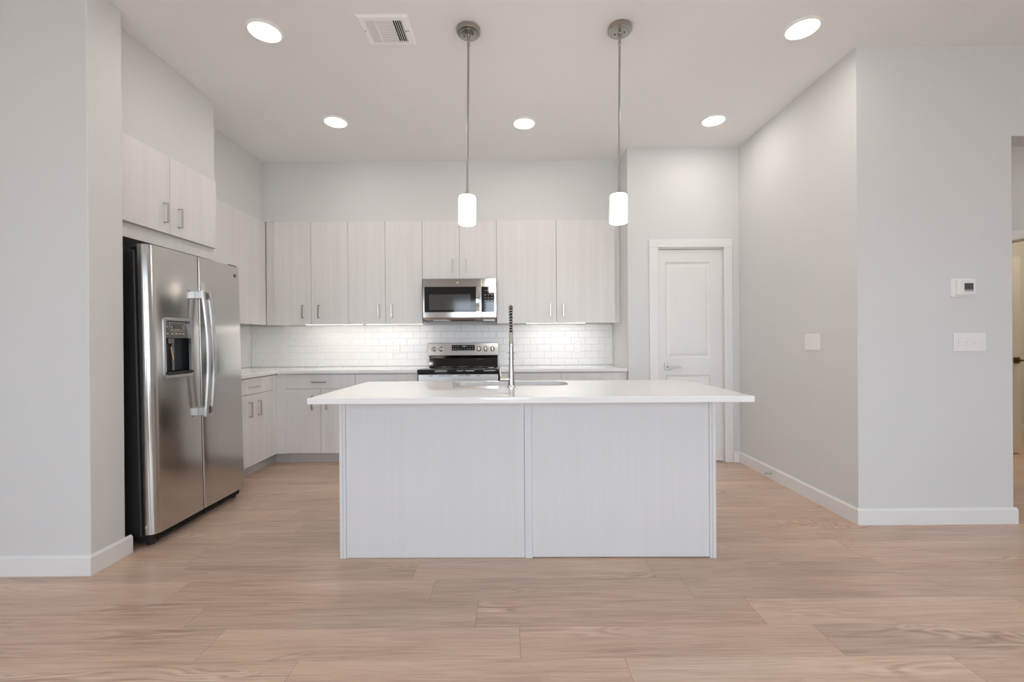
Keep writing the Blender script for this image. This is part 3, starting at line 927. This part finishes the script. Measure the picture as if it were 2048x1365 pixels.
# ------------------------------------------------------------------ range
def stove():
    x0, x1 = -.893, -.117
    t = thing('range', 'stainless electric range with black glass cooktop against the back wall', 'range', (-.505, 4.5, 0))
    obj('body', box(new(), x0 + .004, x1 - .004, 4.235, 4.815, .03, .870), 'black', t)
    bm = new(); box(bm, x0, x1, 4.196, 4.77, .872, .9175, .004, 2); ck = obj('cooktop', bm, 'bglass', t, True)
    for cx, cy, r in ((-.70, 4.36, .105), (-.31, 4.36, .115), (-.70, 4.62, .085), (-.31, 4.62, .085), (-.505, 4.66, .06)):
        bm = new()
        seg = 40
        R = [[(cx + q * math.cos(2 * PI * k / seg), cy + q * math.sin(2 * PI * k / seg), z) for k in range(seg)] for q, z in ((r, .9176), (r, .9181), (r - .003, .9181), (r - .003, .9176))]
        loops(bm, R); obj('burner_ring', bm, 'panel', ck)
    bm = new()
    box(bm, x0 + .002, x1 - .002, 4.204, 4.234, .800, .870, .003)
    ft = obj('front_trim', bm, 'steelv', t)
    for a, b_ in ((-.790, -.752), (-.695, -.636), (-.627, -.568), (-.510, -.455), (-.442, -.384), (-.332, -.294)):
        obj('vent_slot', box(new(), a, b_, 4.2032, 4.206, .853, .858), 'slot', ft)
    bm = new(); box(bm, x0 + .004, x1 - .004, 4.200, 4.234, .235, .796, .004)
    od = obj('oven_door', bm, 'steel', t)
    obj('oven_window', box(new(), x0 + .12, x1 - .12, 4.1985, 4.2005, .36, .66), 'bglass', od)
    bm = new(); tube(bm, [(x0 + .05, 4.150, .755), (x1 - .05, 4.150, .755)], .011, 12)
    for xx in (x0 + .08, x1 - .08): box(bm, xx - .012, xx + .012, 4.15, 4.201, .747, .763)
    obj('handle', bm, 'steelv', od, True)
    obj('storage_drawer', box(new(), x0 + .004, x1 - .004, 4.203, 4.234, .06, .230, .004), 'steel', t)
    # backguard
    yb = 4.825
    bm = new(); prism(bm, [(4.772, .9176), (4.786, 1.001), (yb, 1.001), (yb, .872), (4.772, .872)], 'x', x0 + .004, x1 - .025)
    bgd = obj('backguard', bm, 'bglass', t)
    bm = new()
    for k, w in enumerate((.006, .004, .006, .005, .004, .006, .005, .006, .005)):
        box(bm, -.372 + k * .0085, -.372 + k * .0085 + w, 4.7845, 4.787, .988, .994)
    obj('brand_marks', bm, 'white_mark', bgd)
    bm = new(); prism(bm, [(4.778, 1.002), (4.760, 1.034), (yb, 1.034), (yb, 1.002)], 'x', x0 + .004, x1 - .025); obj('control_lip', bm, 'steel', t)
    bm = new()
    prof = [(4.748, 1.036), (4.7667, 1.164), (4.774, 1.170), (yb, 1.170), (yb, 1.036)]
    prism(bm, prof, 'x', x0 - .006, x1 - .020)
    cp = obj('control_panel', bm, 'steel', t, True, 40)
    def yp(z): return 4.748 + .0187 * (z - 1.036) / .128
    for x in (-.838, -.762, -.343, -.269, -.195):
        z = 1.103; y = yp(z)
        bm = new()
        lathe(bm, [(.026, 0), (.027, .004), (.023, .008), (.022, .026), (.019, .029), (0, .029)], (x, y, z), (0, -1, .12), 22)
        kb = obj('knob', bm, 'chrome', cp, True)
        obj('pointer', box(new(), x - .004, x + .004, y - .036, y - .010, z - .020, z + .024, .002), 'chrome', kb)
    bm = new(); prism(bm, [(yp(1.087) - .002, 1.087), (yp(1.1) - .002, 1.1), (yp(1.147) - .002, 1.147), (yp(1.147) + .002, 1.147), (yp(1.087) + .002, 1.087)], 'x', -.640, -.390)
    dp = obj('display', bm, 'bglass', cp)
    bm = new(); z = 1.1
    for xx in (-.622, -.596, -.570, -.468, -.442, -.414): 
        box(bm, xx - .006, xx + .006, yp(1.131) - .003, yp(1.131) + .002, 1.130, 1.133)
        box(bm, xx - .004, xx + .004, yp(1.105) - .003, yp(1.105) + .002, 1.100, 1.108)
    for xx in (-.535, -.503): box(bm, xx - .005, xx + .005, yp(1.103) - .003, yp(1.103) + .002, 1.102, 1.106)
    box(bm, -.525, -.485, yp(1.131) - .003, yp(1.131) + .002, 1.127, 1.136)
    obj('display_marks', bm, 'white_mark', dp)
stove()

# ------------------------------------------------------------------ island
def island():
    cx, cy = .05, 2.5
    rot = -.0144
    t = thing('kitchen_island', 'pale wood-grain island base facing the camera', 'island', (cx, cy, 0))
    x0, x1, yf, yb = -.942, 1.114, 2.3815, 2.965
    zt = ZC0 - .0008
    bm = new()
    box(bm, x0 + .02, x1 - .02, yf + .022, yf + .038, .0, zt); box(bm, x0 + .02, x1 - .02, yf + .038, yb - .022, .08, .098)
    box(bm, x0 + .02, x0 + .036, yf + .038, yb - .022, .098, zt); box(bm, x1 - .036, x1 - .02, yf + .038, yb - .022, .098, zt)
    box(bm, x0 + .02, x1 - .02, yb - .10, yb - .085, 0, .08)
    obj('cabinet_body', bm, 'lam', t)
    obj('end_panel', box(new(), x0, x0 + .019, yf - .002, yb - .05, 0, zt, .001), 'lamw', t)
    obj('end_panel', box(new(), x1 - .019, x1, yf - .002, yb - .05, 0, zt, .001), 'lamw', t)
    obj('edge_strip', box(new(), x0 + .0195, x0 + .034, yf + .001, yf + .021, 0, zt), 'lamw', t)
    obj('edge_strip', box(new(), x1 - .034, x1 - .0195, yf + .001, yf + .021, 0, zt), 'lamw', t)
    obj('back_panel', box(new(), x0 + .0352, .0725, yf + .004, yf + .021, .002, zt), 'lamw', t)
    obj('back_panel', box(new(), .1155, x1 - .0352, yf + .004, yf + .021, .006, zt), 'lamw', t)
    obj('middle_stile', box(new(), .0745, .1150, yf, yf + .021, 0, zt, .0008), 'lamw', t)
    # kitchen-side doors
    n = 4; w = (x1 - x0 - .04) / n
    for k in range(n):
        a = x0 + .02 + k * w
        d = slab('door', t, a + .002, a + w - .002, yb - .021, yb - .001, .106, zt - .012)
        pull(d, (a + (w - .05 if k % 2 == 0 else .05), yb - .001, .70), (0, 0, 1), (0, 1, 0))
    t.rotation_euler = (0, 0, rot)
    # worktop
    hx0, hx1, hy0, hy1 = -.345, .36, 2.672, 2.955
    hole = rrect(hx0, hx1, hy0, hy1, .085, 8)
    ct = counter_from_outline('island_countertop', [(-.9955, 2.1301), (1.1901, 2.1301), (1.1901, 3.0087), (-.9955, 3.0087)], ZC0, ZC1, 'large white quartz island top with a sink cut-out', holes=[hole])
    Rm = Matrix.Translation((cx, cy, 0)) @ Matrix.Rotation(rot, 4, 'Z') @ Matrix.Translation((-cx, -cy, 0))
    ct.data.transform(Rm)
    # sink bowl
    s = thing('sink', 'stainless undermount sink set into the island top', 'sink', (cx, cy, 0))
    bm = new()
    def rg(ins, z, r): return [(x, y, z) for x, y in rrect(hx0 + ins, hx1 - ins, hy0 + ins, hy1 - ins, r, 8)]
    loops(bm, [rg(-.004, .8828, .088), rg(-.004, .8815, .088), rg(.001, .880, .085), rg(.004, .72, .082), rg(.012, .702, .074), rg(.03, .697, .06)], cap1=True)
    b_ = obj('bowl', bm, 'steelv', s, True, 50)
    md = b_.modifiers.new('thickness', 'SOLIDIFY'); md.thickness = .0018; md.offset = 1
    obj('drain', lathe(new(), [(.045, 0), (.043, .003), (.02, .002), (0, .001)], (.007, 2.83, .6965), (0, 0, 1), 24), 'chrome', s, True)
    s.rotation_euler = (0, 0, rot)
    # faucet
    fx, fy, z = .004, 2.600, ZC1 + .0004
    f = thing('faucet', 'tall chrome spring-neck kitchen faucet on the island', 'faucet', (fx, fy, z))
    bm = new()
    lathe(bm, [(.026, 0), (.026, .004), (.021, .010), (.0185, .05), (.0155, .10), (.0135, .16), (.0135, .238)], (fx, fy, z), (0, 0, 1), 24)
    obj('body', bm, 'faucet', f, True)
    obj('collar', lathe(new(), [(.0150, 0), (.0155, .003), (.0155, .022), (.0138, .026), (.0118, .030), (.0118, .085), (.010, .088)], (fx, fy, z + .2385), (0, 0, 1), 24), 'nickel', f, True)
    # hose path: up, over towards the sink, and down
    path = []
    zb = z + .327
    for k in range(9): path.append(Vector((fx, fy, zb + .085 * k / 8)))
    rr = .072
    for k in range(1, 19):
        a = PI * k / 18
        path.append(Vector((fx, fy + rr - rr * math.cos(a), zb + .085 + rr * math.sin(a))))
    for k in range(1, 10): path.append(Vector((fx, fy + 2 * rr, zb + .085 - .13 * k / 9)))
    bm = new(); tube(bm, path, .0082, 12); obj('hose', bm, 'black', f, True)
    # spring coil around the hose
    L = [0]
    for a, b2 in zip(path, path[1:]): L.append(L[-1] + (b2 - a).length)
    turns = L[-1] / .0165; N = int(turns * 14); pts = []
    u = Vector((1, 0, 0))
    for k in range(N + 1):
        s_ = L[-1] * k / N
        i = max(j for j in range(len(L)) if L[j] <= s_ + 1e-9); i = min(i, len(path) - 2)
        q = (s_ - L[i]) / (L[i + 1] - L[i]); p = path[i].lerp(path[i + 1], q)
        tg = (path[i + 1] - path[i]).normalized(); w = tg.cross(u)
        a = 2 * PI * turns * k / N
        pts.append(p + (u * math.cos(a) + w * math.sin(a)) * .0106)
    bm = new(); tube(bm, pts, .0023, 6); obj('spring', bm, 'faucet', f, True, 60)
    e = path[-1]
    obj('spray_head', lathe(new(), [(.010, 0), (.0145, .008), (.015, .06), (.017, .10), (.019, .125), (.016, .128)], e, (0, 0, -1), 22), 'nickel', f, True)
    obj('spray_lever', box(new(), fx - .021, fx - .014, e.y - .006, e.y + .006, e.z - .115, e.z - .02, .002), 'nickel', f)
    bm = new(); tube(bm, [(fx, fy, z + .20), (fx, fy + .02, z + .2), (fx, e.y - .018, z + .2)], .005, 10)
    tor = [(fx + .021 * math.cos(2 * PI * k / 20), e.y + .021 * math.sin(2 * PI * k / 20), z + .2) for k in range(21)]
    tube(bm, tor, .0035, 8)
    obj('holder_arm', bm, 'nickel', f, True)
    bm = new(); cyl(bm, (fx - .010, fy, z + .047), (-1, 0, 0), .0135, .058, 18, .002); vb = obj('valve', bm, 'nickel', f, True)
    bm = new(); tube(bm, [(fx - .060, fy, z + .055), (fx - .066, fy, z + .075), (fx - .068, fy, z + .142)], [.0055, .0045, .0035], 10); obj('lever', bm, 'nickel', vb, True)
island()

# ------------------------------------------------------------------ pendants
def pendant():
    x, y = -.238, 2.612
    t = thing('pendant_light', 'left pendant lamp with white glass cylinder above the island', 'pendant light', (x, y, H), 'pendant lamps over the island')
    bm = new()
    lathe(bm, [(.071, 0), (.071, .020), (.066, .026), (.052, .027), (.050, .030), (.012, .034), (.010, .040)], (x, y, H - .0005), (0, 0, -1), 40)
    c = obj('canopy', bm, 'satin', t, True, 25)
    for dx, dy in ((.026, -.010), (-.026, .012)):
        obj('screw', lathe(new(), [(.0048, 0), (.0048, .003), (0, .004)], (x + dx, y + dy, H - .032), (0, 0, -1), 12), 'slot', c, True)
    bm = new(); lathe(bm, [(.0085, .038), (.0085, .105), (.0062, .110)], (x, y, H), (0, 0, -1), 16); obj('ceiling_swivel', bm, 'satin', t, True)
    bm = new(); cyl(bm, (x, y, 2.086), (0, 0, 1), .0062, H - 2.086 - .10, 14); obj('rod', bm, 'satin', t, True)
    bm = new()
    lathe(bm, [(.0085, 0), (.010, -.022), (.022, -.025), (.036, -.030), (.037, -.036), (.012, -.037)], (x, y, 2.096), (0, 0, 1), 24); obj('cap', bm, 'satin', t, True)
    bm = new()   # glass: closed top, open bottom, real wall thickness
    lathe_prof = [(.014, 2.0605), (.038, 2.0605), (.047, 2.056), (.0512, 2.046), (.0512, 1.890), (.0470, 1.888), (.0470, 2.044), (.040, 2.053), (.014, 2.0545)]
    lathe(bm, [(r, z - 1.888) for r, z in lathe_prof], (x, y, 1.888), (0, 0, 1), 36)
    obj('glass_shade', bm, 'opal', t, True, 50)
    bm = new(); lathe(bm, [(0, 0), (.012, .003), (.024, .02), (.026, .04), (.018, .07), (.013, .10), (.013, .135)], (x, y, 1.912), (0, 0, 1), 20); obj('bulb', bm, 'bulb', t, True)
    t.rotation_euler = (0, math.radians(.80), 0)
    r = dup(t, (.665, 2.602, H), 'right pendant lamp with white glass cylinder above the island')
    r.rotation_euler = (0, math.radians(.75), 0)
pendant()

# ------------------------------------------------------------------ recessed downlights
def downlights():
    x, y = -1.457, 2.616
    t = thing('recessed_downlight', 'lit round downlight in the ceiling nearest the refrigerator', 'downlight', (x, y, H), 'recessed ceiling downlights')
    bm = new()
    lathe(bm, [(.104, -.0005), (.104, -.004), (.096, -.009), (.088, -.010), (.087, -.005), (.087, -.0005)], (x, y, H), (0, 0, 1), 48)
    obj('trim_ring', bm, 'vent', t, True)
    bm = new(); lathe(bm, [(.0865, -.002), (.0865, -.0065), (.06, -.008), (0, -.0085)], (x, y, H), (0, 0, 1), 48); obj('lens', bm, 'down', t, True)
    for xx, yy, lab in ((1.764, 2.611, 'lit round downlight in the ceiling at upper right'),
                        (-1.466, 3.695, 'lit round downlight above the left end of the back cabinets'),
                        (.130, 3.735, 'lit round downlight between the two pendants, before the back wall'),
                        (1.738, 3.702, 'lit round downlight in front of the pantry door')):
        dup(t, (xx, yy, H), lab)
    for xx, yy in ((-2.3, .9), (0.15, .7), (2.6, .9), (-2.3, -.9), (0.15, -.9), (2.6, -.9), (-2.3, -2.5), (2.6, -2.5)):  # unseen fill lights, added to raise the ambient level
        dup(t, (xx, yy, H), 'added unseen fill downlight over the living area behind the camera')
    for xx, yy in ((3.0, 4.4), (3.5, 3.5), (3.6, 4.7)):  # added out of view to brighten the hall
        dup(t, (xx, yy, H), 'added unseen fill downlight in the hall ceiling')
downlights()

def far_room_fill():  # unseen lamp added to warm and brighten the far room
    t = thing('fill_lamp', 'added unseen warm fill lamp in the room beyond the hall', 'light', (5.6, 4.0, H))
    obj('base', cyl(new(), (5.6, 4.0, H - .025), (0, 0, 1), .14, .0245, 28), 'vent', t, True)
    m = mat('warm_fill_glow', (.9, .9, .9), .5, emit=(1.0, .84, .60), estr=70.0)
    obj('diffuser', lathe(new(), [(.13, 0), (.12, .03), (.07, .05), (0, .055)], (5.6, 4.0, H - .0255), (0, 0, -1), 28), m, t, True)
far_room_fill()

# ------------------------------------------------------------------ ceiling vent
def vent():
    x0, x1, y0, y1 = -.874, -.574, 2.484, 2.735
    t = thing('ceiling_vent', 'white square air vent in the ceiling left of the pendants', 'vent', ((x0 + x1) / 2, (y0 + y1) / 2, H))
    a0, a1, b0, b1 = x0 + .043, x1 - .043, y0 + .036, y1 - .030
    bm = new()
    ro = [(x0, y0), (x1, y0), (x1, y1), (x0, y1)]; ri = [(a0, b0), (a1, b0), (a1, b1), (a0, b1)]
    m_ = [(x0 + .012, y0 + .012), (x1 - .012, y0 + .012), (x1 - .012, y1 - .012), (x0 + .012, y1 - .012)]
    loops(bm, [[(x, y, H - .0005) for x, y in ro], [(x, y, H - .004) for x, y in ro], [(x, y, H - .012) for x, y in m_], [(x, y, H - .012) for x, y in ri], [(x, y, H - .0012) for x, y in ri]])
    fr = obj('frame', bm, 'vent', t)
    obj('duct_shade_sheet', box(new(), a0 - .002, a1 + .002, b0 - .002, b1 + .002, H - .0011, H - .0004), 'dark', t)  # black sheet painted in for the shade inside the duct
    w = (a1 - a0)
    def bank_x(xa, xb, n, dx, hz, th):     # slats run along y
        bm = new(); p = (xb - xa) / n
        for k in range(n):
            c = xa + (k + .5) * p
            prism(bm, [(c - dx - th / 2, H - .0118), (c - dx + th / 2, H - .0118), (c + dx + th / 2, H - .0118 + hz), (c + dx - th / 2, H - .0118 + hz)], 'y', b0 + .001, b1 - .001)
        obj('louver_bank', bm, 'vent', t)
    bank_x(a0, a0 + w * .28, 5, .0038, .006, .0012)
    bank_x(a1 - w * .28, a1, 5, -.0012, .007, .0042)
    bm = new(); xa, xb = a0 + w * .28 + .003, a1 - w * .28 - .003; n = 13; p = (b1 - b0) / n
    for k in range(n):
        c = b0 + (k + .5) * p
        prism(bm, [(c + .0024, H - .0118), (c + .0040, H - .0118), (c - .0024, H - .0084), (c - .0040, H - .0084)], 'x', xa, xb)
    obj('louver_bank', bm, 'vent', t)
    bm = new()
    for xx in (a0 + w * .28, a1 - w * .28): box(bm, xx - .0022, xx + .0022, b0, b1, H - .012, H - .0012)
    obj('divider', bm, 'vent', t)
    for xx in (x0 + .022, x1 - .022): obj('screw', lathe(new(), [(.004, 0), (.003, .002), (0, .0022)], (xx, (y0 + y1) / 2 - .004, H - .012), (0, 0, -1), 12), 'lcdp', fr, True)
    obj('damper_lever', box(new(), x1 - .037, x1 - .033, 2.60, 2.606, H - .017, H - .012), 'slot', t)
vent()

# ------------------------------------------------------------------ outlets, switches, thermostat
def outlet():
    x, z, y = -1.264, 1.119, YB - .008
    t = thing('outlet', 'white double outlet on the tile between the corner and range', 'outlet', (x, y, z), 'outlets on the backsplash')
    bm = new(); box(bm, x - .037, x + .037, y - .006, y, z - .060, z + .060, .003, 2); pl = obj('cover_plate', bm, 'plastic', t)
    for dz in (-.025, .025):
        bm = new(); prism(bm, rrect(x - .017, x + .017, z + dz - .017, z + dz + .017, .010), 'y', y - .0085, y - .006); r = obj('receptacle', bm, 'plastic', t)
        bm = new()
        for dx in (-.0065, .0065): box(bm, x + dx - .0012, x + dx + .0012, y - .0088, y - .0084, z + dz - .002, z + dz + .008)
        obj('slots', bm, 'lcdp', r)
    dup(t, (.745, y, 1.114), 'white double outlet on the tile right of the range')
    dup(t, (-2.515, y, 1.102), 'white double outlet on the tile in the left corner')
outlet()

def toggle_plate(name, label, n, c, axis):
    """axis 'y': plate on a wall facing -y ; axis 'x': plate on a wall facing -x"""
    t = thing(name, label, 'light switch', c)
    w = .046 * n + .024 if n == 3 else .206
    pit = .0455 if n == 3 else .0463
    h = .118
    cx, cy, cz = c
    def B(bm, u0, u1, d0, d1, z0, z1, b=0, s=1):
        if axis == 'y': box(bm, cx + u0, cx + u1, cy - d1, cy - d0, cz + z0, cz + z1, b, s)
        else: box(bm, cx - d1, cx - d0, cy + u0, cy + u1, cz + z0, cz + z1, b, s)
    bm = new(); B(bm, -w / 2, w / 2, .0005, .0065, -h / 2, h / 2, .003, 2); obj('cover_plate', bm, 'plastic', t)
    for k in range(n):
        u = (k - (n - 1) / 2) * pit
        bm = new(); B(bm, u - .0052, u + .0052, .0065, .0075, -.012, .012); sl = obj('toggle_surround', bm, 'lcdp' if False else 'plastic', t)
        bm = new()
        up = -1 if (k + n) % 3 == 0 else 1
        B(bm, u - .0038, u + .0038, .0075, .0170, .001 * up, .009 * up, .001)
        obj('toggle', bm, 'plastic', t)
        bm = new()
        for zz in (-.0302, .0302): B(bm, u - .0028, u + .0028, .0064, .0072, zz - .0028, zz + .0028)
        obj('screw', bm, 'plastic', t)
    return t
toggle_plate('switch_plate', 'white triple toggle switch plate on the wall right of the pantry', 3, (XR, 3.192, 1.165), 'x')
toggle_plate('switch_plate', 'white four-gang toggle switch plate below the thermostat', 4, (2.934, YR, 1.161), 'y')

def thermostat():
    y = YR - .0005
    t = thing('thermostat', 'white thermostat with grey screen above the four-gang switch', 'thermostat', (2.884, y, 1.509))
    bm = new(); prism(bm, rrect(2.811, 2.957, 1.451, 1.567, .014), 'y', y - .008, y); obj('wall_plate', bm, 'plastic', t, True)
    bm = new()
    o_ = rrect(2.838, 2.951, 1.459, 1.560, .010); i_ = rrect(2.846, 2.948, 1.463, 1.557, .010)
    loops(bm, [[(a, y - .008, b_) for a, b_ in o_], [(a, y - .024, b_) for a, b_ in o_], [(a, y - .027, b_) for a, b_ in i_]], cap1=True); bd = obj('body', bm, 'plastic', t, True)
    obj('screen', box(new(), 2.878, 2.934, y - .0285, y - .0265, 1.4955, 1.5355), 'lcd', bd)
    obj('screen_strip', box(new(), 2.878, 2.934, y - .0285, y - .0265, 1.484, 1.4953), 'lcdp', bd)
    obj('digit', box(new(), 2.9035, 2.908, y - .0291, y - .0286, 1.507, 1.525), 'slot', bd)
thermostat()

# ------------------------------------------------------------------ door stop
def door_stop():
    x, y, z = XR - .0165, 3.685, .052
    t = thing('door_stop', 'small spring door stop on the baseboard by the pantry', 'door stop', (x, y, z))
    obj('base', lathe(new(), [(.011, 0), (.010, .006), (.006, .009)], (x, y, z), (-1, 0, 0), 16), 'nickel', t, True)
    pts = []
    for k in range(14 * 12 + 1):
        a = 2 * PI * k / 12; pts.append((x - .009 - .058 * k / (14 * 12), y + .0048 * math.cos(a), z + .0048 * math.sin(a)))
    bm = new(); tube(bm, pts, .0016, 6); obj('spring', bm, 'nickel', t, True, 60)
    obj('rubber_tip', lathe(new(), [(.0065, 0), (.0075, .004), (.0065, .013), (0, .014)], (x - .067, y, z), (-1, 0, 0), 16), 'rubber', t, True)
door_stop()
